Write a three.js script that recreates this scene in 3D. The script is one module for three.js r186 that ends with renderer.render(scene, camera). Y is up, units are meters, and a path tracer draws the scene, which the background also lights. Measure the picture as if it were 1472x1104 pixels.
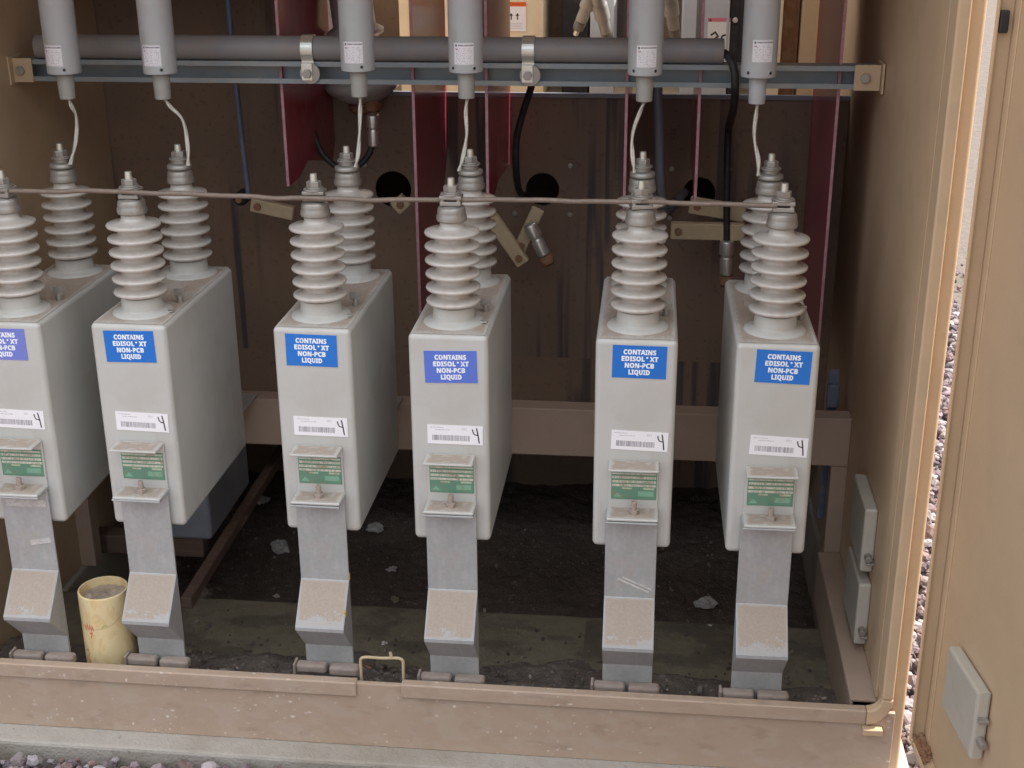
import * as THREE from 'three';
import { RoundedBoxGeometry } from 'three/addons/geometries/RoundedBoxGeometry.js';
import { mergeGeometries, mergeVertices } from 'three/addons/utils/BufferGeometryUtils.js';

// ------------------------------------------------------------------ camera, sky, sun, exposure
const scene = new THREE.Scene();
const camera = new THREE.PerspectiveCamera(31.975, 4 / 3, 0.05, 600);
camera.rotation.order = 'YXZ';
const DEG = Math.PI / 180;
camera.position.set(0.1135, 1.0687, 2.0133);
camera.rotation.set(-21.0944 * DEG, 6.3022 * DEG, -0.3896 * DEG);

const renderer = new THREE.WebGLRenderer({ antialias: true });
renderer.toneMapping = THREE.LinearToneMapping;
renderer.toneMappingExposure = 3.95;
renderer.shadowMap.enabled = true;

const SUN = new THREE.Vector3(0.60, 0.80, -0.14).normalize();
{
  const w = 512, h = 256, data = new Float32Array(w * h * 4);
  for (let j = 0; j < h; j++) for (let i = 0; i < w; i++) {
    const el = ((j + 0.5) / h - 0.5) * Math.PI, az = ((i + 0.5) / w - 0.5) * 2 * Math.PI;
    const dx = Math.cos(el) * Math.cos(az), dy = Math.sin(el), dz = Math.cos(el) * Math.sin(az);
    const up = Math.max(0, dy), L = 0.16 + 0.46 * up;                    // hazy overcast, brighter overhead
    const g = Math.max(0, dx * SUN.x + dy * SUN.y + dz * SUN.z), glow = 0.5 * Math.pow(g, 8);
    const k = 4 * (j * w + i);
    data[k] = 0.95 * L + glow; data[k + 1] = L + glow * 0.97; data[k + 2] = 1.09 * L + glow * 0.92; data[k + 3] = 1;
  }
  const sky = new THREE.DataTexture(data, w, h, THREE.RGBAFormat, THREE.FloatType);
  sky.mapping = THREE.EquirectangularReflectionMapping; sky.magFilter = THREE.LinearFilter; sky.minFilter = THREE.LinearFilter;
  sky.needsUpdate = true; scene.background = sky; scene.environment = sky;
}
const sun = new THREE.DirectionalLight(new THREE.Color().setRGB(1, 0.94, 0.86), 2.0);
sun.position.copy(SUN).multiplyScalar(20); sun.castShadow = true; sun.shadow.radius = 4; sun.shadow.mapSize.set(2048, 2048);
Object.assign(sun.shadow.camera, { left: -8, right: 8, top: 8, bottom: -8, near: 0.5, far: 60 });
scene.add(sun, sun.target);

// ------------------------------------------------------------------ random, noise, textures
function rng(seed) { let s = seed >>> 0; return () => { s = (s + 0x6D2B79F5) | 0; let t = Math.imul(s ^ (s >>> 15), 1 | s); t = (t + Math.imul(t ^ (t >>> 7), 61 | t)) ^ t; return ((t ^ (t >>> 14)) >>> 0) / 4294967296; }; }
function hash(x, y, s) { let h = Math.imul(x, 374761393) ^ Math.imul(y, 668265263) ^ Math.imul(s, 2147483647 - 5741); h = Math.imul(h ^ (h >>> 13), 1274126177); return ((h ^ (h >>> 16)) >>> 0) / 4294967296; }
function vnoise(x, y, s, per) {
  const xi = Math.floor(x), yi = Math.floor(y), fx = x - xi, fy = y - yi, m = (a) => per ? ((a % per) + per) % per : a;
  const u = fx * fx * (3 - 2 * fx), v = fy * fy * (3 - 2 * fy);
  const a = hash(m(xi), m(yi), s), b = hash(m(xi + 1), m(yi), s), c = hash(m(xi), m(yi + 1), s), d = hash(m(xi + 1), m(yi + 1), s);
  return a + (b - a) * u + (c - a) * v + (a - b - c + d) * u * v;
}
function fbm(x, y, s, oct = 4, per = 0) { let t = 0, a = 0.5, n = 0; for (let i = 0; i < oct; i++) { t += a * vnoise(x, y, s + i * 17, per); n += a; a *= 0.5; x *= 2; y *= 2; per *= 2; } return t / n; }
const sst = (a, b, x) => { const t = Math.min(1, Math.max(0, (x - a) / (b - a))); return t * t * (3 - 2 * t); };
const mix3 = (a, b, t) => [a[0] + (b[0] - a[0]) * t, a[1] + (b[1] - a[1]) * t, a[2] + (b[2] - a[2]) * t];
const enc = (v) => { v = Math.min(1, Math.max(0, v)); return Math.round(255 * (v <= 0.0031308 ? 12.92 * v : 1.055 * Math.pow(v, 1 / 2.4) - 0.055)); };
// colour texture from linear rgb function; tile = metres covered by one repeat
function colTex(w, h, tileU, tileV, fn) {
  const d = new Uint8Array(w * h * 4);
  for (let j = 0; j < h; j++) for (let i = 0; i < w; i++) { const c = fn(i / w, j / h), k = 4 * (j * w + i); d[k] = enc(c[0]); d[k + 1] = enc(c[1]); d[k + 2] = enc(c[2]); d[k + 3] = 255; }
  return finish(new THREE.DataTexture(d, w, h), tileU, tileV, true);
}
function greyTex(w, h, tileU, tileV, fn) {
  const d = new Uint8Array(w * h * 4);
  for (let j = 0; j < h; j++) for (let i = 0; i < w; i++) { const v = Math.round(255 * Math.min(1, Math.max(0, fn(i / w, j / h)))), k = 4 * (j * w + i); d[k] = d[k + 1] = d[k + 2] = v; d[k + 3] = 255; }
  return finish(new THREE.DataTexture(d, w, h), tileU, tileV, false);
}
function finish(t, tu, tv, srgb) {
  t.wrapS = t.wrapT = THREE.RepeatWrapping; t.repeat.set(1 / tu, 1 / tv); t.magFilter = THREE.LinearFilter; t.minFilter = THREE.LinearMipmapLinearFilter; t.generateMipmaps = true;
  if (srgb) t.colorSpace = THREE.SRGBColorSpace; t.needsUpdate = true; return t;
}
// a paint with mottling, fine grain, rub marks and dust patches
function paintTex(base, seed, { tile = 0.6, mott = 0.10, grain = 0.05, dust = [0.36, 0.27, 0.19], dustAmt = 0.25, marks = 0, mark = [0.05, 0.04, 0.035], size = 512 } = {}) {
  const P = 8;
  return colTex(size, size, tile, tile, (u, v) => {
    const a = fbm(u * P, v * P, seed, 5, P), b = fbm(u * 3, v * 3, seed + 60, 3, 3), g = hash(Math.floor(u * size), Math.floor(v * size), seed);
    let c = base.map((x) => x * (1 + mott * (a - 0.5) * 2 + mott * (b - 0.5) + grain * (g - 0.5)));
    c = mix3(c, dust, dustAmt * sst(0.48, 0.78, fbm(u * 16, v * 16, seed + 90, 4, 16)) * (0.5 + b * 0.8));
    if (marks) c = mix3(c, mark, marks * sst(0.66, 0.74, fbm(u * 24, v * 6, seed + 31, 4, 0)));
    return c;
  });
}
const bumpGrain = greyTex(512, 512, 0.25, 0.25, (u, v) => 0.6 * fbm(u * 12, v * 12, 5, 4, 12) + 0.4 * fbm(u * 64, v * 64, 9, 3, 64));
const std = (o) => new THREE.MeshStandardMaterial(o);
const TAN = [0.54, 0.39, 0.245];
const M = {
  tan: std({ map: paintTex(TAN, 11, { dustAmt: 0.22, mott: 0.06 }), roughness: 0.5, bumpMap: bumpGrain, bumpScale: 0.0004 }),
  tanDoor: std({ map: paintTex([0.54, 0.39, 0.245], 12, { tile: 0.9, dustAmt: 0.15, mott: 0.05 }), roughness: 0.48, bumpMap: bumpGrain, bumpScale: 0.0004 }),
  beam: std({ map: paintTex([0.40, 0.295, 0.225], 13, { dustAmt: 0.4, mott: 0.12 }), roughness: 0.6, bumpMap: bumpGrain, bumpScale: 0.0005 }),
  backPaint: std({ map: colTex(1024, 1024, 1.75, 1.0, (u, v) => {
    const x = u * 1.75, y = v;
    const a = fbm(x * 6, y * 6, 21, 5), st = fbm(x * 60, y * 2.2, 23, 4), s2 = fbm(x * 9, y * 1.5, 29, 3), sp = fbm(x * 120, y * 120, 27, 2);
    let c = mix3([0.19, 0.125, 0.09], [0.25, 0.165, 0.105], a);
    c = mix3(c, [0.05, 0.045, 0.055], 0.85 * sst(0.46, 0.66, st) * Math.max(sst(0.48, 0.68, s2), 0.9 * sst(0.10, 0.02, Math.abs(((x + 0.085) % 1.75 + 1.75) % 1.75 - 0.06)) * sst(0.35, 0.55, fbm(x * 14, y * 5, 28, 3))));
    c = mix3(c, [0.09, 0.055, 0.035], 0.35 * sst(0.7, 0.85, sp));
    return c;
  }), roughness: 0.6, bumpMap: bumpGrain, bumpScale: 0.0005 }),
  case: std({ map: paintTex([0.53, 0.525, 0.49], 31, { tile: 0.83, dustAmt: 0.20, mott: 0.05, grain: 0.04, marks: 0.22, mark: [0.40, 0.34, 0.28], size: 1024 }), roughness: 0.42, bumpMap: bumpGrain, bumpScale: 0.00025 }),
  tube: std({ map: paintTex([0.42, 0.425, 0.43], 33, { tile: 0.4, dustAmt: 0.22, mott: 0.08, marks: 0.25, mark: [0.28, 0.26, 0.24] }), roughness: 0.38 }),
  ferrule: std({ map: paintTex([0.33, 0.32, 0.29], 34, { tile: 0.2, dustAmt: 0.2 }), roughness: 0.4 }),
  dust: std({ map: colTex(512, 512, 0.16, 0.16, (u, v) => {
    const a = fbm(u * 8, v * 8, 41, 5, 8), g = hash(Math.floor(u * 512), Math.floor(v * 512), 44), sp = fbm(u * 48, v * 48, 47, 2, 48);
    let c = mix3([0.40, 0.30, 0.215], [0.47, 0.375, 0.29], a); c = c.map((x) => x * (0.92 + 0.16 * g));
    c = mix3(c, [0.50, 0.47, 0.43], 0.6 * sst(0.66, 0.78, a)); return mix3(c, [0.20, 0.14, 0.09], 0.4 * sst(0.78, 0.88, sp));
  }), roughness: 0.95, bumpMap: bumpGrain, bumpScale: 0.0012 }),
  lidDust: std({ map: plateTex(512, 0.06, [0.50, 0.48, 0.44], 171, 1.05, 0), roughness: 0.85, bumpMap: bumpGrain, bumpScale: 0.0006 }),
  ledgeDust: std({ map: plateTex(256, 0.10, [0.54, 0.535, 0.505], 175, 1.15, 0), roughness: 0.9 }),
  slopeDust: [1, 2, 3].map((k) => std({ map: plateTex(256, 0.05, [0.41, 0.405, 0.40], 180 + 7 * k, 1.7, [0.02, 0.12, 0.22][k - 1]), roughness: 0.85 })),
  dusty: std({ map: paintTex([0.33, 0.265, 0.225], 191, { tile: 0.12, dustAmt: 0.5, dust: [0.42, 0.35, 0.30], mott: 0.2, grain: 0.1 }), roughness: 0.85 }),
  porcelain: new THREE.MeshPhysicalMaterial({ map: paintTex([0.52, 0.485, 0.44], 51, { tile: 0.15, dustAmt: 0.5, dust: [0.46, 0.37, 0.30], mott: 0.07 }), roughness: 0.36, clearcoat: 0.7, clearcoatRoughness: 0.16 }),
  zinc: std({ map: paintTex([0.36, 0.34, 0.31], 53, { tile: 0.1, dustAmt: 0.35, mott: 0.15, dust: [0.3, 0.22, 0.15] }), roughness: 0.42, metalness: 0.55 }),
  bright: std({ map: paintTex([0.72, 0.72, 0.66], 54, { tile: 0.1, dustAmt: 0.1, mott: 0.12 }), roughness: 0.3, metalness: 0.75 }),
  galv: std({ map: colTex(512, 512, 0.3, 0.3, (u, v) => {
    const a = fbm(u * 10, v * 10, 61, 4, 10), sp = vnoise(u * 60, v * 60, 66, 60), st = fbm(u * 40, v * 5, 67, 3, 0);
    let c = mix3([0.36, 0.362, 0.355], [0.48, 0.48, 0.47], 0.6 * a + 0.4 * sp);
    c = mix3(c, [0.56, 0.56, 0.56], 0.25 * sst(0.6, 0.8, st)); return mix3(c, [0.42, 0.37, 0.32], 0.35 * sst(0.6, 0.8, fbm(u * 14, v * 14, 69, 4, 14)));
  }), roughness: 0.52, metalness: 0.3, bumpMap: bumpGrain, bumpScale: 0.0003 }),
  strut: std({ map: paintTex([0.24, 0.27, 0.285], 71, { tile: 0.5, dustAmt: 0.45, dust: [0.36, 0.33, 0.28], mott: 0.12 }), roughness: 0.5, metalness: 0.15 }),
  pipe: std({ map: paintTex([0.225, 0.215, 0.215], 73, { tile: 0.5, dustAmt: 0.4, dust: [0.3, 0.23, 0.17], mott: 0.12 }), roughness: 0.5 }),
  red: std({ map: paintTex([0.32, 0.045, 0.070], 75, { tile: 0.5, dustAmt: 0.2, dust: [0.34, 0.16, 0.17], mott: 0.12 }), roughness: 0.2 }),
  black: std({ map: paintTex([0.022, 0.022, 0.026], 77, { tile: 0.2, dustAmt: 0.22, dust: [0.12, 0.1, 0.09] }), roughness: 0.5 }),
  bluerod: std({ map: paintTex([0.13, 0.16, 0.24], 78, { tile: 0.2, dustAmt: 0.25 }), roughness: 0.45 }),
  copper: std({ map: paintTex([0.22, 0.17, 0.135], 79, { tile: 0.12, dustAmt: 0.55, dust: [0.3, 0.25, 0.21], mott: 0.2 }), roughness: 0.6, metalness: 0.35 }),
  wire: std({ map: paintTex([0.58, 0.55, 0.48], 80, { tile: 0.05, dustAmt: 0.3 }), roughness: 0.5, metalness: 0.3 }),
  bar: std({ map: paintTex([0.50, 0.39, 0.24], 81, { tile: 0.2, dustAmt: 0.3, dust: [0.4, 0.3, 0.2], mott: 0.16 }), roughness: 0.6 }),
  cream: std({ map: paintTex([0.76, 0.65, 0.47], 82, { tile: 0.6, dustAmt: 0.1, mott: 0.05 }), roughness: 0.5 }),
  greyPanel: std({ map: paintTex([0.52, 0.54, 0.56], 83, { tile: 0.6, dustAmt: 0.1, mott: 0.05 }), roughness: 0.45 }),
  slate: std({ map: paintTex([0.20, 0.22, 0.26], 84, { tile: 0.6, dustAmt: 0.1 }), roughness: 0.5 }),
  rust: std({ map: paintTex([0.24, 0.12, 0.06], 85, { tile: 0.3, dustAmt: 0.3, mott: 0.25 }), roughness: 0.8 }),
  insul: new THREE.MeshPhysicalMaterial({ map: paintTex([0.50, 0.50, 0.48], 86, { tile: 0.2, dustAmt: 0.3, mott: 0.08 }), roughness: 0.3, clearcoat: 0.4, clearcoatRoughness: 0.2 }),
  box: std({ map: paintTex([0.46, 0.43, 0.365], 87, { tile: 0.3, dustAmt: 0.2, mott: 0.05 }), roughness: 0.45 }),
  wood: std({ map: colTex(512, 128, 0.6, 0.15, (u, v) => { const g = fbm(u * 4, v * 40, 88, 4), a = fbm(u * 8, v * 8, 89, 3); return mix3([0.12, 0.075, 0.055], [0.24, 0.155, 0.115], 0.65 * g + 0.35 * a); }), roughness: 0.85, bumpMap: bumpGrain, bumpScale: 0.001 }),
  tankPaint: std({ map: paintTex([0.30, 0.32, 0.36], 161, { tile: 0.4, dustAmt: 0.15 }), roughness: 0.45 }),
  sill: std({ map: sillTexture(), roughness: 0.62, bumpMap: bumpGrain, bumpScale: 0.0006 }),
  concrete: std({ map: colTex(1024, 1024, 1.1, 1.1, (u, v) => {
    const a = fbm(u * 9, v * 9, 91, 6, 9), b = fbm(u * 60, v * 60, 93, 3, 60), st = fbm(u * 5, v * 5, 95, 4, 5);
    let c = mix3([0.31, 0.28, 0.24], [0.44, 0.40, 0.355], 0.6 * a + 0.4 * b); c = mix3(c, [0.27, 0.235, 0.18], 0.6 * sst(0.5, 0.7, st)); return mix3(c, [0.12, 0.10, 0.085], 0.4 * sst(0.76, 0.88, b));
  }), roughness: 0.92, bumpMap: bumpGrain, bumpScale: 0.003 }),
  soil: std({ map: colTex(1024, 1024, 0.9, 0.9, (u, v) => {
    const a = fbm(u * 10, v * 10, 101, 6, 10), b = fbm(u * 90, v * 90, 103, 3, 90);
    let c = mix3([0.075, 0.058, 0.047], [0.17, 0.135, 0.112], 0.55 * a + 0.45 * b); return mix3(c, [0.30, 0.26, 0.23], 0.6 * sst(0.76, 0.86, b));
  }), roughness: 1, bumpMap: bumpGrain, bumpScale: 0.006 }),
  drift: std({ map: colTex(1024, 1024, 0.9, 0.9, (u, v) => {
    const a = fbm(u * 12, v * 12, 111, 6, 12), b = fbm(u * 100, v * 100, 113, 3, 100);
    let c = mix3([0.075, 0.060, 0.050], [0.18, 0.145, 0.122], 0.5 * a + 0.5 * b); return mix3(c, [0.36, 0.31, 0.28], 0.6 * sst(0.72, 0.82, b));
  }), roughness: 1, bumpMap: bumpGrain, bumpScale: 0.006 }),
  farDirt: std({ map: colTex(1024, 1024, 3, 3, (u, v) => { const a = fbm(u * 6, v * 6, 201, 6, 6), b = fbm(u * 120, v * 120, 203, 3, 120); return mix3(mix3([0.10, 0.082, 0.068], [0.20, 0.165, 0.14], b), [0.15, 0.12, 0.10], a); }), roughness: 1, bumpMap: bumpGrain, bumpScale: 0.01 }),
  gravelBed: std({ map: colTex(1024, 1024, 1.3, 1.3, (u, v) => {
    const b = fbm(u * 90, v * 90, 121, 3, 90), a = fbm(u * 8, v * 8, 123, 4, 8), q = vnoise(u * 55, v * 55, 127, 55);
    let c = mix3([0.12, 0.09, 0.095], [0.27, 0.215, 0.215], b); c = mix3(c, [0.25, 0.17, 0.165], 0.5 * q); return c.map((x) => x * (0.85 + 0.3 * a));
  }), roughness: 0.95, bumpMap: bumpGrain, bumpScale: 0.01 }),
  redEdge: std({ map: paintTex([0.42, 0.20, 0.23], 76, { tile: 0.1, dustAmt: 0.5, dust: [0.5, 0.36, 0.36], mott: 0.15 }), roughness: 0.8 }),
  ledge: std({ map: colTex(1024, 512, 1.6, 0.8, (u, v) => {
    const x = u * 1.6, y = v * 0.8, a = fbm(x * 8, y * 8, 161, 6), b = fbm(x * 80, y * 80, 163, 3), ck = Math.abs(fbm(x * 5, y * 5, 167, 5) - 0.5);
    let c = mix3([0.11, 0.092, 0.06], [0.24, 0.205, 0.14], 0.55 * a + 0.45 * b); return mix3(c, [0.06, 0.05, 0.04], 0.5 * sst(0.55, 0.7, fbm(x * 11, y * 18, 168, 4)));
  }), roughness: 0.95, bumpMap: bumpGrain, bumpScale: 0.003 }),
  yellow: std({ map: yellowTexture(), roughness: 0.5 }),
  sand: std({ map: paintTex([0.33, 0.26, 0.20], 131, { tile: 0.1, mott: 0.3, grain: 0.4 }), roughness: 1, bumpMap: bumpGrain, bumpScale: 0.003 }),
  white: std({ map: paintTex([0.58, 0.56, 0.53], 133, { tile: 0.05, dustAmt: 0.4, mott: 0.2 }), roughness: 0.85 }),
  orange: std({ color: new THREE.Color().setRGB(0.45, 0.22, 0.12), roughness: 0.9 }),
};
// settled dust over paint: grainy, ragged towards the rim, wiped off along the lower edge by `bare`; v = 0 is the lower (front) edge
function plateTex(n, rim, paint, seed, amt, bare) {
  return colTex(n, n, 1, 1, (u, v) => {
    const a = fbm(u * 5, v * 5, seed, 5), f = fbm(u * 40, v * 40, seed + 3, 3), g = hash(Math.floor(u * n), Math.floor(v * n), seed), e = Math.min(u, 1 - u, v, 1 - v);
    let m = sst(0.0, rim, e + rim * 1.4 * (f - 0.5) + rim * (g - 0.5)) * amt * (0.55 + 0.9 * sst(0.25, 0.6, a));
    if (bare) m *= 1 - 0.9 * sst(-0.12, 0.12, bare - v + 0.8 * (a - 0.5) + 0.25 * (f - 0.5) + 0.05 * (g - 0.5));
    const d = mix3([0.34, 0.275, 0.22], [0.42, 0.35, 0.29], f).map((x) => x * (0.95 + 0.1 * g));
    return mix3(paint.map((x) => x * (0.94 + 0.12 * f)), d, Math.min(1, m));
  });
}
function sillTexture() {                                   // tan paint with spatters of pale cement along its lower half
  const W = 2048, H = 256, LW = 1.75, LH = 0.14, d = new Float32Array(W * H), R = rng(7);
  for (let n = 0; n < 900; n++) {
    const cy = Math.pow(R(), 1.6) * H, cx = R() * W, r = (0.7 + 3.2 * Math.pow(R(), 4)) * (1 + 0.4 * R());
    const el = 0.6 + R() * 0.9, k = (0.35 + 0.65 * R()) * sst(0.38, 0.55, fbm(cx / 130, cy / 90, 77, 2));
    for (let y = Math.floor(cy - r * 2.5); y <= cy + r * 2.5; y++) for (let x = Math.floor(cx - r * 2.5); x <= cx + r * 2.5; x++) {
      if (y < 0 || y >= H) continue; const xx = (x + W) % W;
      const q = Math.hypot((x - cx) * el, (y - cy) / el) / r + 0.5 * (vnoise(x * 0.7, y * 0.7, n) - 0.5);
      d[y * W + xx] = Math.max(d[y * W + xx], k * sst(1.05, 0.75, q));
    }
  }
  return colTex(W, H, LW, LH, (u, v) => {
    const x = u * LW, y = v * LH, i = Math.min(W - 1, Math.floor(u * W)), j = Math.min(H - 1, Math.floor(v * H));
    const a = fbm(x * 14, y * 14, 141, 5), b = fbm(x * 90, y * 90, 143, 3);
    let c = mix3([0.395, 0.285, 0.205], [0.45, 0.335, 0.245], 0.6 * a + 0.4 * b);
    c = mix3(c, [0.46, 0.37, 0.30], 0.35 * sst(0.5, 0.7, fbm(x * 30, y * 60, 147, 4)));
    c = mix3(c, [0.26, 0.18, 0.13], 0.35 * sst(0.62, 0.82, fbm(x * 22, y * 50, 149, 4)));
    return mix3(c, [0.66, 0.58, 0.50], d[j * W + i]);
  });
}
function yellowTexture() {
  const cv = document.createElement('canvas'); cv.width = 512; cv.height = 256; const g = cv.getContext('2d');
  g.fillStyle = '#dcc799'; g.fillRect(0, 0, 512, 256);
  const R = rng(3);
  for (let i = 0; i < 500; i++) { g.globalAlpha = 0.10 + 0.12 * R(); g.fillStyle = R() < 0.5 ? '#c39c62' : '#e9d59b'; const r = 3 + 14 * R(); g.beginPath(); g.ellipse(R() * 512, R() * 256, r * 1.4, r * 0.8, R() * 3, 0, 7); g.fill(); }
  g.globalAlpha = 0.8; g.strokeStyle = '#c8563a'; g.lineWidth = 3.2;          // crayon scribble
  const scr = (x, y, pts) => { g.beginPath(); pts.forEach(([a, b], i) => i ? g.lineTo(x + a, y + b) : g.moveTo(x + a, y + b)); g.stroke(); };
  scr(206, 58, [[0, 0], [8, 10], [13, -4], [18, 9], [24, -3], [29, 9], [33, -1], [38, 9]]);
  scr(226, 74, [[0, 0], [10, -2], [4, 10]]);
  g.globalAlpha = 0.75; scr(196, 112, [[0, 6], [10, 0], [14, 9], [4, 20], [16, 26], [6, 36], [20, 42]]);
  g.globalAlpha = 0.5; g.strokeStyle = '#7d8a4a'; scr(272, 60, [[0, 0], [10, -5], [18, -3]]);
  g.globalAlpha = 0.35; g.strokeStyle = '#9a7a52'; g.lineWidth = 2; g.beginPath(); g.moveTo(170, 54); g.bezierCurveTo(220, 68, 290, 68, 340, 42); g.stroke();
  g.globalAlpha = 1; const t = new THREE.CanvasTexture(cv); t.colorSpace = THREE.SRGBColorSpace; return t;
}
function canvasMat(w, h, draw, rough = 0.5) {
  const cv = document.createElement('canvas'); cv.width = w; cv.height = h; draw(cv.getContext('2d'), w, h);
  const t = new THREE.CanvasTexture(cv); t.colorSpace = THREE.SRGBColorSpace; t.anisotropy = 8; return std({ map: t, roughness: rough });
}

// ------------------------------------------------------------------ geometry helpers
const V = (x, y, z) => new THREE.Vector3(x, y, z);
function uvBox(g0) {                                        // uv in metres, projected along the dominant normal
  const g = g0.index ? g0.toNonIndexed() : g0; const p = g.attributes.position, n = p.count, uv = new Float32Array(n * 2);
  const a = V(), b = V(), c = V();
  for (let i = 0; i < n; i += 3) {
    a.fromBufferAttribute(p, i); b.fromBufferAttribute(p, i + 1); c.fromBufferAttribute(p, i + 2);
    const nn = b.clone().sub(a).cross(c.clone().sub(a)), ax = Math.abs(nn.x), ay = Math.abs(nn.y), az = Math.abs(nn.z);
    for (let k = 0; k < 3; k++) { const q = [a, b, c][k], o = 2 * (i + k); if (az >= ax && az >= ay) { uv[o] = q.x; uv[o + 1] = q.y; } else if (ax >= ay) { uv[o] = q.z; uv[o + 1] = q.y; } else { uv[o] = q.x; uv[o + 1] = q.z; } }
  }
  g.setAttribute('uv', new THREE.BufferAttribute(uv, 2)); return g;
}
function prep(g) { const q = uvBox(g); for (const k of Object.keys(q.attributes)) if (!['position', 'normal', 'uv'].includes(k)) q.deleteAttribute(k); q.morphAttributes = {}; return q; }
const join = (...gs) => mergeGeometries(gs.flat().map((g) => g.index || !g.userData.ready ? prep(g) : g));
function rb(w, h, d, r = 0.002, x = 0, y = 0, z = 0) { const g = new RoundedBoxGeometry(w, h, d, 2, Math.min(r, w / 2.01, h / 2.01, d / 2.01)); g.translate(x, y, z); return g; }
const span = (x0, x1, y0, y1, z0, z1, r = 0.002) => rb(x1 - x0, y1 - y0, z1 - z0, r, (x0 + x1) / 2, (y0 + y1) / 2, (z0 + z1) / 2);
function lathe(pts, seg = 40) { return new THREE.LatheGeometry(pts.map(([r, y]) => new THREE.Vector2(r, y)), seg); }
function cyl(r, h, seg = 24, r2 = r) { return lathe([[0, -h / 2], [r2 - 0.0006, -h / 2], [r2, -h / 2 + 0.0006], [r, h / 2 - 0.0006], [r - 0.0006, h / 2], [0, h / 2]], seg); }
function tube(pts, r, seg = 60, rad = 10) { return new THREE.TubeGeometry(new THREE.CatmullRomCurve3(pts.map((p) => V(...p))), seg, r, rad); }
function extrude(pts, depth, bevel = 0.0008) {               // outline in xy, thickness along z, centred
  const s = new THREE.Shape(pts.map(([x, y]) => new THREE.Vector2(x, y)));
  const g = new THREE.ExtrudeGeometry(s, { depth: depth - 2 * bevel, bevelEnabled: bevel > 0, bevelThickness: bevel, bevelSize: bevel, bevelOffset: -bevel, bevelSegments: 2 });
  g.translate(0, 0, -(depth - 2 * bevel) / 2); return g;
}
const zyExtrude = (pts, width, bevel) => extrude(pts.map(([z, y]) => [z, y]), width, bevel).rotateY(-Math.PI / 2);   // outline given as (z, y), width along x
function patch(w, d, seed, th = 0.0012) {                    // a flat smear with a ragged outline, lying in xz
  const R = rng(seed), pts = [], N = 56;
  for (let i = 0; i < N; i++) {
    const a = i / N * Math.PI * 2, c = Math.cos(a), s = Math.sin(a), k = 1 / Math.max(Math.abs(c), Math.abs(s)), e = 1 - 0.10 * R();
    pts.push([c * k * e * w / 2, s * k * e * d / 2]);
  }
  return extrude(pts, th, 0).rotateX(-Math.PI / 2);
}
const taken = new Map();
function numbered(n) { const k = taken.get(n) || 0; taken.set(n, k + 1); return k ? `${n}_${String(k).padStart(3, '0')}` : n; }
function part(name, geos, mat, parent) {
  const g = Array.isArray(geos) ? (geos.length > 1 ? join(geos) : prep(geos[0])) : prep(geos);
  const m = new THREE.Mesh(g, mat); m.name = name; m.castShadow = m.receiveShadow = true; parent.add(m); return m;
}
function raw(name, g, mat, parent) { const m = new THREE.Mesh(g, mat); m.name = name; m.castShadow = m.receiveShadow = true; parent.add(m); return m; }  // keeps its own uv
function thing(name, label, category, pos = [0, 0, 0], group) {
  const o = new THREE.Group(); o.name = numbered(name); o.position.set(...pos); o.userData = { label, category }; if (group) o.userData.group = group; scene.add(o); return o;
}
function tag(m, label, category, group) { m.name = numbered(m.name); m.userData = { label, category }; if (group) m.userData.group = group; return m; }
function struct(name, geos, mat) { const m = part(name, geos, mat, scene); m.userData = { kind: 'structure' }; return m; }

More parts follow.
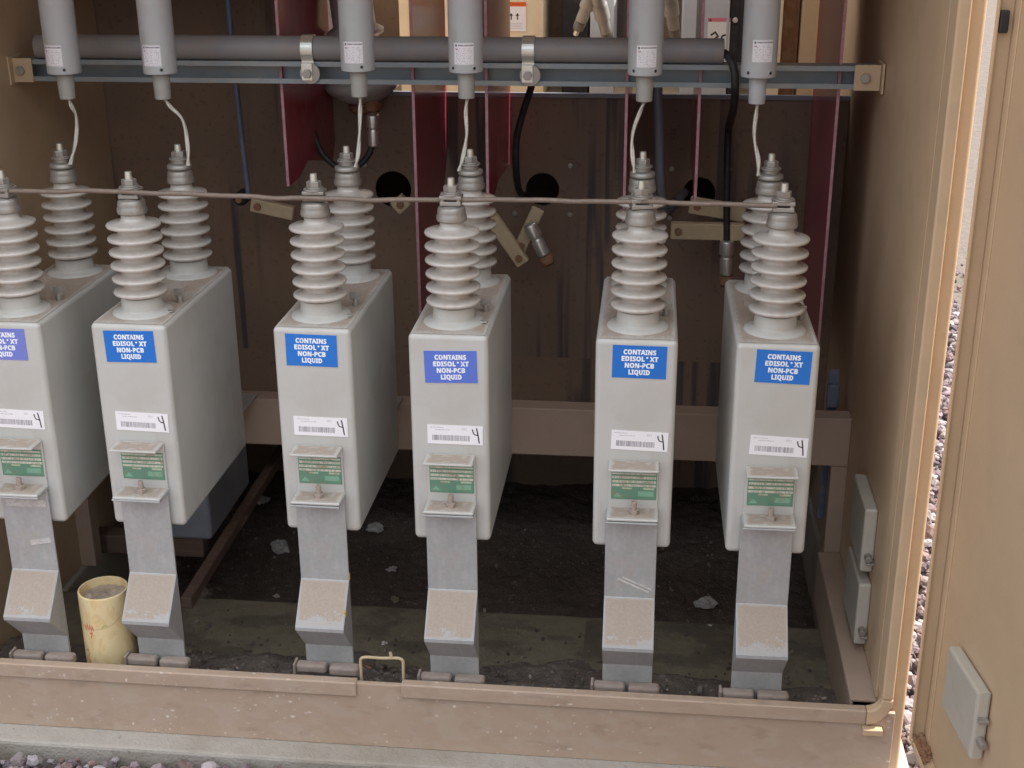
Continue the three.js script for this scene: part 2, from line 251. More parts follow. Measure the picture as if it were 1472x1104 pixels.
// ------------------------------------------------------------------ ground
const PAD = -0.375, PIT = PAD - 0.17;
{
  const gs = new THREE.Shape([[-200, -200], [200, -200], [200, 200], [-200, 200]].map(([x, y]) => new THREE.Vector2(x, y)));
  const well = () => new THREE.Path([[-1.5, -0.1], [-1.5, 1.65], [0.55, 1.65], [0.55, -0.1]].map(([x, y]) => new THREE.Vector2(x, y)));
  gs.holes.push(well()); const g = new THREE.ShapeGeometry(gs).rotateX(-Math.PI / 2).translate(0, PAD - 0.075, 0);
  struct('ground', g, M.farDirt);
  const bs = new THREE.Shape([[-3.5, -2.4], [3.5, -2.4], [3.5, 2.6], [-3.5, 2.6]].map(([x, y]) => new THREE.Vector2(x, y))); bs.holes.push(well());
  struct('gravel_bed', new THREE.ShapeGeometry(bs).rotateX(-Math.PI / 2).translate(0, PAD - 0.071, 0), M.gravelBed);
  // concrete pad: a ring round an open well
  const s = new THREE.Shape([[-1.55, -1.7], [0.578, -1.7], [0.578, 0.128], [-1.55, 0.128]].map(([x, z]) => new THREE.Vector2(x, -z)));
  s.holes.push(new THREE.Path([[-1.12, -1.45], [-1.12, -0.39], [0.505, -0.39], [0.505, -1.45]].map(([x, z]) => new THREE.Vector2(x, -z))));
  const pg = new THREE.ExtrudeGeometry(s, { depth: 0.25, bevelEnabled: true, bevelThickness: 0.006, bevelSize: 0.006, bevelOffset: -0.006, bevelSegments: 2 }).rotateX(-Math.PI / 2).translate(0, PAD - 0.256, 0);
  struct('concrete_pad', pg, M.concrete);
  const le = new THREE.PlaneGeometry(1.63, 0.435, 120, 40).rotateX(-Math.PI / 2).translate(-0.308, 0, -0.1635), lp = le.attributes.position;
  for (let i = 0; i < lp.count; i++) lp.setY(i, PAD + 0.004 + 0.004 * fbm(lp.getX(i) * 20, lp.getZ(i) * 20, 331, 4));
  le.computeVertexNormals(); struct('dirt_ledge', le, M.ledge);
  const f = new THREE.PlaneGeometry(1.66, 1.04, 170, 110).rotateX(-Math.PI / 2).translate(-0.308, 0, -0.885), p = f.attributes.position;
  for (let i = 0; i < p.count; i++) p.setY(i, PIT + 0.03 * (fbm(p.getX(i) * 7, p.getZ(i) * 7, 301, 4) - 0.5) + 0.012 * (fbm(p.getX(i) * 50, p.getZ(i) * 50, 305, 3) - 0.5));
  f.computeVertexNormals(); struct('soil_floor', f, M.soil);
  const w = new THREE.PlaneGeometry(1.62, 0.29, 240, 60).rotateX(-Math.PI / 2).translate(-0.31, 0, -0.083), q = w.attributes.position;
  for (let i = 0; i < q.count; i++) {
    const x = q.getX(i), z = q.getZ(i), e = sst(-0.215, -0.12, z + 0.10 * (fbm(x * 9, z * 9, 311, 3) - 0.5));
    q.setY(i, PAD - 0.002 + e * (0.012 + 0.035 * fbm(x * 14, z * 14, 313, 4)) + e * 0.010 * (fbm(x * 80, z * 80, 317, 3) - 0.4));
  }
  w.computeVertexNormals(); struct('soil_drift', w, M.drift);
}
{ // loose gravel: purple, pink and grey stones
  const R = rng(55), variants = [];
  const ico = mergeVertices(new THREE.IcosahedronGeometry(1, 1).deleteAttribute('uv').deleteAttribute('normal'));
  const p = ico.attributes.position;
  for (let i = 0; i < p.count; i++) { const k = 0.62 + 0.75 * vnoise(p.getX(i) * 2.1 + 5, p.getY(i) * 2.1 + p.getZ(i) * 2.9 + 9, 400); p.setXYZ(i, p.getX(i) * k, p.getY(i) * k * 0.72, p.getZ(i) * k * 0.86); }
  const stone = ico.toNonIndexed(); stone.computeVertexNormals();
  const cols = [[0.34, 0.26, 0.28], [0.42, 0.33, 0.34], [0.27, 0.20, 0.215], [0.46, 0.38, 0.37], [0.36, 0.24, 0.22], [0.20, 0.16, 0.18], [0.55, 0.49, 0.49]];
  const spots = [];
  const scatter = (n, x0, x1, z0, z1) => { for (let i = 0; i < n; i++) spots.push([x0 + (x1 - x0) * R(), z0 + (z1 - z0) * R()]); };
  scatter(14000, -1.7, 0.75, 0.140, 0.62); scatter(20000, 0.585, 1.75, -1.75, 0.55); scatter(5000, 0.85, 1.7, -2.7, -1.7); scatter(500, 0.9, 1.9, -3.3, -2.6);
  const im = new THREE.InstancedMesh(stone, std({ roughness: 0.9, bumpMap: bumpGrain, bumpScale: 0.002 }), spots.length);
  const o = new THREE.Object3D(), c = new THREE.Color();
  spots.forEach(([x, z], i) => {
    const s = R() < 0.45 ? 0.004 + 0.006 * R() : 0.009 + 0.013 * R() * R(); o.position.set(x, PAD - 0.060 + 0.045 * R(), z); o.rotation.set(R() * 6, R() * 6, R() * 6); o.scale.set(s * (0.7 + 0.6 * R()), s * (0.6 + 0.5 * R()), s * (0.7 + 0.7 * R())); o.updateMatrix(); im.setMatrixAt(i, o.matrix);
    const q = cols[Math.floor(R() * cols.length)], k = 0.45 + 0.3 * R(); im.setColorAt(i, c.setRGB(q[0] * k, q[1] * k, q[2] * k));
  });
  im.name = 'gravel'; im.castShadow = im.receiveShadow = true; im.userData = { kind: 'stuff', label: 'loose purple and pink gravel around the concrete pad', category: 'gravel' }; scene.add(im);
}

// ------------------------------------------------------------------ cabinet shell
const XL = -1.13, XR = 0.515, ZF = 0.068, ZB = -1.42, YT = 1.42, ZBACK = -0.92;
const cab = thing('metal_cabinet', 'tan metal equipment cabinet standing open on the concrete pad', 'cabinet', [0, 0, 0]);
{
  part('side_wall', span(XR, 0.554, PAD, YT, ZB, ZF, 0.007), M.tan, cab);
  part('side_wall', span(XL - 0.036, XL, PAD, YT, ZB, ZF, 0.004), M.tan, cab);
  part('rear_wall', span(-1.118, 0.503, PIT - 0.02, YT, ZB, ZB + 0.03, 0.002), M.backPaint, cab);
  part('roof', span(XL - 0.06, 0.58, YT, YT + 0.05, -0.60, 0.13, 0.006), M.tan, cab);
  part('upper_partition', join(span(XL, XR, 0.885, YT, -0.585, -0.58, 0.001), span(XL, XR, 0.88, 0.885, ZBACK - 0.02, -0.58, 0.001)), M.tan, cab);   // the rear bay has its lid off, so daylight falls in from above
  part('rear_shelf', span(XL, XR, 0.545, 0.555, ZB + 0.03, ZBACK - 0.008, 0.001), M.tan, cab);
  part('head_panel', span(XL, XR, 1.28, YT, ZF - 0.02, ZF, 0.002), M.tan, cab);
  // partition with three cable holes
  const s = new THREE.Shape([[XL, -0.25], [XR, -0.25], [XR, 0.607], [-0.63, 0.607], [-0.63, 0.879], [XL, 0.879]].map(([x, y]) => new THREE.Vector2(x, y)));
  for (const [x, y, r] of [[-0.477, 0.392, 0.041], [-0.139, 0.398, 0.037], [0.207, 0.395, 0.036]]) { const h = new THREE.Path(); h.absarc(x, y, r, 0, Math.PI * 2, true); s.holes.push(h); }
  const bp = part('back_panel', new THREE.ExtrudeGeometry(s, { depth: 0.006, bevelEnabled: false, curveSegments: 32 }).translate(0, 0, ZBACK - 0.006), M.backPaint, cab);
  bp.userData.label = 'brown stained inner back panel with round cable holes';
  part('panel_rim', span(-0.63, XR, 0.602, 0.612, ZBACK + 0.001, ZBACK + 0.010, 0.001), M.slate, cab);
  for (const [x, y, r] of [[-0.477, 0.392, 0.041], [-0.139, 0.398, 0.037], [0.207, 0.395, 0.036]])
    for (const k of [0, 1, 2, 3]) part('bolt', cyl(0.006, 0.006, 8).rotateX(Math.PI / 2).translate(x + 0.062 * (k % 2 ? 1 : -1), y + 0.055 * (k < 2 ? 1 : -1), ZBACK + 0.004), M.zinc, cab);
  // rim round the opening
  const rimMat = M.tan;
  part('opening_rim', span(XR - 0.004, 0.530, -0.2185, 1.28, 0.030, 0.0843, 0.004), rimMat, cab);
  part('opening_rim', span(XL - 0.018, XL + 0.004, -0.245, 1.28, 0.030, 0.084, 0.005), rimMat, cab);
  part('sill_rim', span(XL + 0.005, -0.374, -0.271, -0.2425, 0.066, 0.0845, 0.003), M.sill, cab);
  part('sill_rim', span(-0.296, XR - 0.026, -0.268, -0.2405, 0.066, 0.0845, 0.003), M.sill, cab);
  const cx = XR - 0.026, cy = -0.2185, oc = [], ic = [];
  for (let i = 0; i <= 10; i++) { const a = -Math.PI / 2 + i / 10 * Math.PI / 2; oc.push([cx + 0.041 * Math.cos(a), cy + 0.0495 * Math.sin(a)]); ic.push([cx + 0.022 * Math.cos(a), cy + 0.022 * Math.sin(a)]); }
  part('rim_corner', extrude([...oc, ...ic.reverse()], 0.020, 0.003).translate(0, 0, 0.0745), rimMat, cab);
  const sillG = prep(span(XL - 0.036, 0.5365, PAD, -0.246, 0.069, 0.079, 0.002)); { const u = sillG.attributes.uv; for (let i = 0; i < u.count; i++) u.setY(i, u.getY(i) - PAD); }
  const sl = raw('sill', sillG, M.sill, cab); sl.userData.label = 'sill board spattered with pale cement';
  part('rim_tab', span(0.484, 0.516, -0.283, -0.271, 0.079, 0.094, 0.002), M.tan, cab);
  // base frame inside: rear beam, post, floor rail
  part('rear_beam', join(span(XL, XR, -0.062, 0.042, -0.545, -0.50, 0.003)), M.beam, cab);
  part('beam_post', span(0.482, XR, PAD, -0.062, -0.54, -0.503, 0.002), M.beam, cab);
  part('beam_post', span(XL, XL + 0.034, PAD, -0.062, -0.54, -0.503, 0.002), M.beam, cab);
  part('floor_rail', join(span(0.470, XR, -0.262, -0.256, -0.50, 0.028, 0.002), span(0.470, 0.475, PAD, -0.262, -0.50, 0.028, 0.001)), M.beam, cab);
  part('wall_seam', span(XR - 0.004, XR, -0.25, 1.28, -0.02, 0.03, 0.001), M.tan, cab);
  // grey latch boxes on the side wall
  for (const [y, z] of [[-0.030, -0.205], [-0.172, -0.195]]) {
    const bx = part('wall_box', span(0.492, XR, y - 0.068, y + 0.055, z - 0.075, z + 0.075, 0.005), M.box, cab);
    part('box_catch', join(cyl(0.006, 0.016, 10).rotateX(Math.PI / 2).translate(0.503, y - 0.035, z + 0.083), span(0.500, 0.513, y - 0.045, y - 0.041, z + 0.074, z + 0.094, 0.001)), M.zinc, bx);
  }
}
{ // wire staple in the sill notch
  const t = raw('latch_staple', tube([[-0.372, -0.262, 0.05], [-0.372, -0.235, 0.05], [-0.371, -0.2155, 0.05], [-0.366, -0.212, 0.05], [-0.335, -0.2115, 0.05], [-0.302, -0.2105, 0.05], [-0.2975, -0.214, 0.05], [-0.297, -0.235, 0.05], [-0.297, -0.262, 0.05]], 0.0028, 80, 8), M.bar, cab);
  part('staple_hook', [tube([[-0.318, -0.2105, 0.05], [-0.3175, -0.204, 0.05], [-0.319, -0.199, 0.05]], 0.003, 12, 8)], M.bar, t);
}
// door, opened a little past square
{
  const d = thing('cabinet_door', 'tan metal cabinet door swung open along the right edge', 'door', [0.5615, 0, 0.083]);
  d.rotation.y = 4.5 * DEG;
  const H0 = -0.292, H1 = 1.30, L = 1.02;
  part('door_skin', span(0.024, 0.030, H0, H1, 0, L, 0.001), M.tanDoor, d);
  part('hinge_flange', join(span(0, 0.024, H0, H1, 0, 0.003, 0.001), span(0, 0.003, H0, H1, 0.0031, 0.010, 0.001)), M.tanDoor, d);
  part('bottom_flange', join(span(0.003, 0.0238, H0, H0 + 0.003, 0.0035, L, 0.001), span(0, 0.003, H0, H0 + 0.010, 0.0105, L, 0.001)), M.tanDoor, d);
  part('top_flange', span(0.003, 0.0238, H1 - 0.003, H1, 0.0035, L, 0.001), M.tanDoor, d);
  const ridge = part('stiffener', span(0.0215, 0.0245, H0 + 0.02, H1 - 0.02, 0.014, 0.032, 0.003), M.tanDoor, d);
  const s = extrude([[0.128, -0.137], [0.128, -0.032], [0.272, -0.018], [0.272, -0.128]].map(([z, y]) => [z, y]), 0.02, 0.004);
  const bx = part('door_box', s.rotateY(-Math.PI / 2).translate(0.0125, 0, 0), M.box, d); bx.userData.label = 'grey metal box screwed to the door';
  part('box_catch', cyl(0.006, 0.018, 12).rotateX(Math.PI / 2).translate(0.014, -0.095, 0.281), M.zinc, bx); part('catch_plate', span(0.006, 0.020, -0.062, -0.057, 0.272, 0.284, 0.001), M.zinc, bx);
  part('box_screw', cyl(0.005, 0.006, 10).rotateZ(Math.PI / 2).translate(0.02, -0.062, 0.119), M.zinc, bx);
  part('door_stop', span(0.004, 0.016, 0.855, 0.885, 0.003, 0.012, 0.002), M.black, d);
  // leaf litter caught on the bottom flange
  const R = rng(91), lit = [];
  for (let i = 0; i < 90; i++) { const g = new THREE.IcosahedronGeometry(1, 0).scale(0.002 + 0.004 * R(), 0.0015 + 0.002 * R(), 0.003 + 0.005 * R()).rotateY(R() * 6).rotateX(R()).translate(0.004 + 0.018 * R(), H0 + 0.005 + 0.010 * R() * R(), 0.006 + 0.07 * R() * R()); lit.push(g); }
  const lm = part('leaf_litter', lit, M.rust, d); lm.userData.kind = 'stuff';
}

// ------------------------------------------------------------------ capacitors
const CH = 0.3688, CD = 0.3529, CW = 0.13;
const blueLabel = (bg, seed) => canvasMat(512, 330, (g, w, h) => {
  g.fillStyle = bg; g.fillRect(0, 0, w, h); g.fillStyle = '#f2f6fb'; g.textAlign = 'center'; g.textBaseline = 'middle';
  const line = (t, x, y, w2, px = 66) => { g.font = `bold ${px}px sans-serif`; const m = g.measureText(t).width; g.save(); g.translate(x, y); g.scale(w2 / m, 1); g.fillText(t, 0, 0); g.strokeText(t, 0, 0); g.restore(); };
  g.strokeStyle = '#f2f6fb'; g.lineWidth = 4;
  line('CONTAINS', w / 2, 66, 310); line('EDISOL', w / 2 - 62, 134, 224); line('®', w / 2 + 72, 120, 18, 22); line('XT', w / 2 + 138, 134, 78); line('NON-PCB', w / 2, 202, 282); line('LIQUID', w / 2, 270, 208);
  const R = rng(seed); g.globalAlpha = 0.16; for (let i = 0; i < 60; i++) { g.fillStyle = R() < 0.6 ? '#8a7a66' : bg; const q = 2 + 16 * R() * R(); g.beginPath(); g.ellipse(R() * w, R() * h, q * 2, q, R() * 3, 0, 7); g.fill(); }
  g.globalAlpha = 0.35; g.strokeStyle = '#d8dde6'; g.lineWidth = 1.5; for (let i = 0; i < (seed === 402 ? 9 : 3); i++) { const x = R() * w, y = R() * h; g.beginPath(); g.moveTo(x, y); g.quadraticCurveTo(x + 40 * (R() - 0.5), y + 40, x + 120 * (R() - 0.5), y + 110 * R()); g.stroke(); }
  g.globalAlpha = 1;
}, 0.4);
const labelBlue = 'b', labelViolet = 'v';
const barcode = (seed) => canvasMat(512, 196, (g, w, h) => {
  g.fillStyle = '#f0eef0'; g.fillRect(0, 0, w, h); const R = rng(seed);
  g.fillStyle = '#a9a6ad'; for (let i = 0; i < 14; i++) g.fillRect(26 + i * 9, 22 + 0 * i, 3 + 4 * R(), 8); for (let i = 0; i < 16; i++) g.fillRect(70 + i * 9, 46, 3 + 4 * R(), 8);
  g.fillStyle = '#b4aeb6'; g.font = '30px sans-serif'; g.fillText('001', 318, 48);
  g.fillStyle = '#77747c'; let x = 46; while (x < 388) { const bw = 2 + 5 * R(); g.fillRect(x, 104, bw, 56); x += bw + 2 + 5 * R(); }
  g.strokeStyle = '#262428'; g.lineCap = 'round'; g.lineJoin = 'round';                     // handwritten mark
  g.lineWidth = 12; g.beginPath(); g.moveTo(478, 172); g.lineTo(470, 104); g.lineTo(456, 26); g.stroke();
  g.lineWidth = 11; g.beginPath(); g.moveTo(418, 40); g.quadraticCurveTo(424, 82, 440, 90); g.lineTo(466, 96); g.stroke();
}, 0.5);
const nameplate = (seed) => canvasMat(384, 256, (g, w, h) => {
  g.fillStyle = '#658f78'; g.fillRect(0, 0, w, h); const R = rng(seed);
  for (const [y, hh] of [[14, 14], [44, 22], [82, 22], [118, 20]]) { g.fillStyle = '#d3d1c0'; g.fillRect(6, y, w - 12, hh); g.fillStyle = '#7f9579'; for (let x = 10; x < w - 14; x += 6 + 8 * R()) if (R() < 0.55) g.fillRect(x, y + 3 + 4 * R(), 2 + 4 * R(), hh - 8); }
  g.fillStyle = '#b9c2a6'; g.fillRect(92, 148, 82, 14); g.fillRect(270, 146, 94, 18);
  g.fillStyle = '#7fae94'; g.beginPath(); g.moveTo(16, 236); g.lineTo(52, 196); g.lineTo(92, 236); g.fill(); g.fillRect(230, 180, 130, 46);
  g.strokeStyle = '#4b8468'; g.lineWidth = 6; g.strokeRect(3, 3, w - 6, h - 6);
  g.globalAlpha = 0.3; for (let i = 0; i < 55; i++) { g.fillStyle = '#8d8068'; const q = 3 + 20 * R() * R(); g.beginPath(); g.ellipse(R() * w, R() * h, q * 2, q, R() * 3, 0, 7); g.fill(); } g.globalAlpha = 1;
}, 0.45);

// shared bushing geometry (origin on the case lid)
const bush = (() => {
  const p = [[0, 0.002], [0.0275, 0.002], [0.029, 0.024]], y0 = 0.0385, dy = 0.0229;
  for (let i = 0; i < 6; i++) { const y = y0 + i * dy; p.push([0.0275, y - 0.0062], [0.0320, y - 0.0053], [0.0405, y - 0.0046], [0.0438, y - 0.0034], [0.0450, y - 0.0006], [0.0440, y + 0.0019], [0.0408, y + 0.0030], [0.0335, y + 0.0048]); if (i < 5) p.push([0.0282, y + 0.0070], [0.0272, y + 0.0104]); }
  p.push([0.0230, 0.1595], [0.0200, 0.1625], [0.0192, 0.1660], [0.0192, 0.176], [0, 0.176]);
  const porcelain = lathe(p, 48);
  const collar = lathe([[0.0505, 0], [0.0495, 0.003], [0.044, 0.0055], [0.0365, 0.0075], [0.0345, 0.010], [0.0335, 0.0285], [0.0325, 0.0300], [0.0285, 0.0302]], 48);
  const cap = lathe([[0, 0.1715], [0.0236, 0.1715], [0.0246, 0.1738], [0.0243, 0.1805], [0.0222, 0.1830], [0.0230, 0.1852], [0.0222, 0.1910], [0.0200, 0.1950], [0.012, 0.1965], [0, 0.1965]], 36);
  const nut = (r, h, y) => extrude([0, 1, 2, 3, 4, 5].map((i) => [r * Math.cos(i * Math.PI / 3 + 0.3), r * Math.sin(i * Math.PI / 3 + 0.3)]), h, 0.001).rotateX(-Math.PI / 2).translate(0, y + h / 2, 0);
  const clamp = [rb(0.034, 0.007, 0.026, 0.0015, 0, 0.2005, 0), rb(0.036, 0.006, 0.028, 0.0015, 0, 0.2105, 0), cyl(0.0038, 0.016, 10).translate(-0.013, 0.205, 0.009), cyl(0.0038, 0.016, 10).translate(0.013, 0.205, 0.009)];
  const ring = [lathe([[0.0, 0.1965], [0.021, 0.1965], [0.0222, 0.199], [0.0215, 0.2045], [0.016, 0.207], [0.0, 0.207]], 28), cyl(0.014, 0.006, 24).translate(0, 0.21, 0)];
  const washer = [cyl(0.0172, 0.0030, 26).translate(0, 0.2148, 0), cyl(0.0135, 0.003, 26).translate(0.001, 0.2175, 0)];
  return { porcelain: prep(porcelain), collar: prep(collar), cap: prep(cap), clamp: join(clamp), ring: join(ring), washer: join(washer), nut: join(nut(0.0122, 0.0095, 0.2188)), stud: join(cyl(0.0056, 0.013, 14, 0.0062).translate(0, 0.2338, 0)) };
})();
function bushing(parent, x, z, front, yaw) {
  const b = raw('bushing', bush.porcelain, M.porcelain, parent); b.position.set(x, CH - 0.0005, z); b.rotation.y = yaw;
  raw('collar', bush.collar, M.case, b); raw('metal_cap', bush.cap, M.zinc, b);
  raw(front ? 'wire_clamp' : 'terminal_ring', front ? bush.clamp : bush.ring, M.zinc, b);
  raw('washer', bush.washer, M.zinc, b); raw('nut', bush.nut, M.zinc, b); raw('stud', bush.stud, M.bright, b); return b;
}
const plate = (w, d, th = 0.0008) => new THREE.BoxGeometry(w, th, d);
const lidGeo = [0, 1].map((k) => { const g = plate(CW - 0.010, CD - 0.010).translate(0, CH + 0.0003, -CD / 2); if (k) g.attributes.uv.array.forEach((v, i, a) => { a[i] = 1 - v; }); return g; });
const caseGeo = (() => {                                     // folded can with a slightly proud front and rear seam
  return join(new RoundedBoxGeometry(CW, CH, CD, 4, 0.0085).translate(0, CH / 2, -CD / 2));
})();
const bracketGeo = join(rb(0.082, 0.004, 0.040, 0.0016, 0, 0.158, 0.0205), rb(0.082, 0.084, 0.004, 0.0015, 0, 0.117, 0.0025), rb(0.084, 0.005, 0.047, 0.0022, 0, 0.0735, 0.0240));
const lower = join(rb(0.0855, 0.004, 0.047, 0.0016, 0, 0.0685, 0.0235));
const boltGeo = join(extrude([0, 1, 2, 3, 4, 5].map((i) => [0.009 * Math.cos(i * 1.0472), 0.009 * Math.sin(i * 1.0472)]), 0.008, 0.001).rotateX(-Math.PI / 2).translate(0.002, 0.080, 0.026), cyl(0.0048, 0.016, 12).translate(0.002, 0.090, 0.026));
const rearGeo = join(rb(0.082, 0.004, 0.16, 0.0015, 0, 0.0455, -CD - 0.081), rb(0.082, 0.11, 0.004, 0.0015, 0, 0.098, -CD - 0.0022));
const capSpec = [
  [-0.9607, 0.005, 0.0, labelViolet, 'light grey capacitor with faded violet-blue label, cut off by the left edge', -0.005, 0.004],
  [-0.7470, -0.002, -0.75, labelBlue, 'light grey capacitor right of the yellow pipe stub, with a creased blue label', 0.001, 0.02],
  [-0.4394, -0.010, -0.5, labelBlue, 'light grey capacitor behind the gap left of the sill latch, third from left', -0.001, -0.01],
  [-0.2119, 0.004, 0.1, labelViolet, 'light grey capacitor with a tilted faded violet-blue label, fourth from left', 0.004, 0.025],
  [0.0905, 0.001, 0.35, labelBlue, 'light grey capacitor second from the right, its two insulators lined up one behind the other', 0.005, -0.012],
  [0.3120, 0.002, 0.8, labelBlue, 'rightmost light grey capacitor beside the tan side wall, showing its left face', 0.009, -0.03],
];
const rearTops = [];
capSpec.forEach(([x, z, yaw, lab, text, lx, rot], i) => {
  const R = rng(700 + i * 13), c = thing('capacitor', text, 'capacitor', [x, 0, z], 'capacitors hung in a row in the cabinet');
  c.rotation.y = yaw * DEG;
  raw('case', caseGeo, M.case, c);
  const d = raw('dust_layer', lidGeo[i % 2], M.lidDust, c); d.userData.label = 'tan dust lying on the lid';
  bushing(c, 0, -0.072, true, (R() - 0.5) * 0.5); bushing(c, 0, -0.302, false, R() * 6);
  part('fill_stub', [cyl(0.005, 0.014, 10).translate(0.046, CH + 0.007, -0.125), rb(0.018, 0.014, 0.003, 0.001, 0.046, CH + 0.018, -0.125)], M.zinc, c);
  if (i > 0 && i < 4) part('foil_scrap', [rb(0.022, 0.0015, 0.012, 0.0005, 0.046, CH + 0.0035, -0.062 - 0.01 * R()).rotateY((R() - 0.5) * 0.1)], M.bright, c);
  const flat = (name, w, h, y, xx, m, r, dz = 0.0004) => { const q = raw(name, new THREE.BoxGeometry(w, h, 0.0006), m, c); q.position.set(xx, y, dz + 0.0002); q.rotation.z = r; return q; };
  flat('warning_label', 0.086, 0.055, (i === 3 ? 0.317 : 0.331) - (i === 4 ? 0.0 : 0) + (R() - 0.5) * 0.004, lx - 0.0, lab === labelBlue ? blueLabel(['#0f6fd0', '#1270cc', '#1a74cf'][i % 3], 401 + i) : blueLabel(i ? '#5a77d2' : '#7480d0', 401 + i), rot).userData.label = lab === labelBlue ? 'blue label with white lettering' : 'faded violet-blue label with white lettering';
  flat('barcode_label', 0.092, 0.034, 0.196, 0.007 + lx * 0.4, barcode(170 + i), -0.02 + (R() - 0.5) * 0.05);
  const br = raw('mounting_bracket', bracketGeo, M.case, c); br.position.set(0.001, (R() - 0.5) * 0.002, 0);
  raw('nameplate', new THREE.BoxGeometry(0.074, 0.05, 0.0008), nameplate(230 + i), br).position.set(0.001, 0.117, 0.0052);
  raw('ledge_dust', plate(0.079, 0.037), M.ledgeDust, br).position.set(0, 0.1602, 0.0205);
  raw('ledge_dust', plate(0.080, 0.041), M.ledgeDust, br).position.set(0, 0.0762, 0.0240);
  raw('bracket_bolt', boltGeo, M.dusty, br);
  raw('rear_bracket', rearGeo, M.galv, c);
  rearTops.push(new THREE.Vector3(0, CH, -0.302).applyAxisAngle(V(0, 1, 0), yaw * DEG).add(V(x, 0, z)));
});

// galvanised support straps under the capacitors
{
  const prof = [[0.0065, 0.066], [0.0105, 0.066], [0.0105, -0.089], [0.066, -0.155], [0.066, -0.1615], [0.0125, -0.2215], [0.0125, PAD + 0.0015], [0.0055, PAD + 0.0015]];
  const strapGeo = prep(zyExtrude(prof.map(([z, y]) => [z, y]), 0.086, 0.0012));
  const barGeo = join(rb(0.056, 0.018, 0.020, 0.006, -0.0315, -0.262, 0.022), rb(0.054, 0.019, 0.022, 0.006, 0.0285, -0.263, 0.023), rb(0.005, 0.022, 0.024, 0.002, -0.061, -0.262, 0.022));
  const where = ['left of the yellow pipe stub, at the left edge', 'just right of the yellow pipe stub', 'left of the sill latch, with yellow stains on its edge', 'just right of the sill latch', 'with a white scrape across it, second from right', 'nearest the right side wall'];
  capSpec.forEach(([x, z, yaw], i) => {
    const R = rng(900 + i), t = thing('support_strap', 'bent galvanised capacitor support ' + where[i], 'bracket', [x, 0, z + 0.0005], 'galvanised supports under the capacitors');
    t.rotation.y = yaw * DEG;
    raw('strap', strapGeo, M.galv, t);
    raw('top_flange', lower, M.galv, t);
    const slope = raw('strap_dust', plate(0.083, 0.083), M.slopeDust[i % 3], t);
    slope.rotation.x = Math.atan2(0.066, 0.0555); slope.position.set(0, -0.122 + 0.0003, 0.03825 + 0.0003);
    raw('hinge_bar', barGeo, M.dusty, t).position.x = 0.002 * (R() - 0.5);
    if (i === 4) part('scrape', [rb(0.058, 0.0035, 0.0012, 0.0005), rb(0.054, 0.003, 0.0012, 0.0005, 0.004, 0.006, 0)].map((g) => g.rotateZ(-0.42).translate(0.006, -0.066, 0.0112)), M.white, t);
    if (i === 2) part('yellow_stain', [rb(0.004, 0.014, 0.006, 0.001, 0.0418, -0.083, 0.007), rb(0.004, 0.012, 0.006, 0.001, 0.0418, -0.135, 0.046)], M.yellowStain || (M.yellowStain = std({ color: new THREE.Color().setRGB(0.52, 0.36, 0.08), roughness: 0.9 })), t);
    if (i === 0) part('white_smear', [patch(0.075, 0.014, 77, 0.001).rotateX(Math.PI / 2).translate(0.002, 0.042, 0.0112), patch(0.04, 0.010, 78, 0.001).rotateX(Math.PI / 2).rotateZ(0.2).translate(0.018, -0.032, 0.0112)], M.white, t);
  });
}
// bare copper rod linking the front terminals
{
  const pts = []; const R = rng(31);
  for (let x = -1.10; x <= 0.318; x += 0.04) { const y = CH + 0.2055 + 0.0035 * Math.sin(x * 7 + 1) + 0.003 * (R() - 0.5); pts.push([x, y, -0.062 + 0.004 * Math.sin(x * 5)]); }
  tag(part('copper_rod', tube(pts, 0.0040, 240, 10), M.copper, scene), 'dull copper rod running across the front insulator tops', 'rod');
}

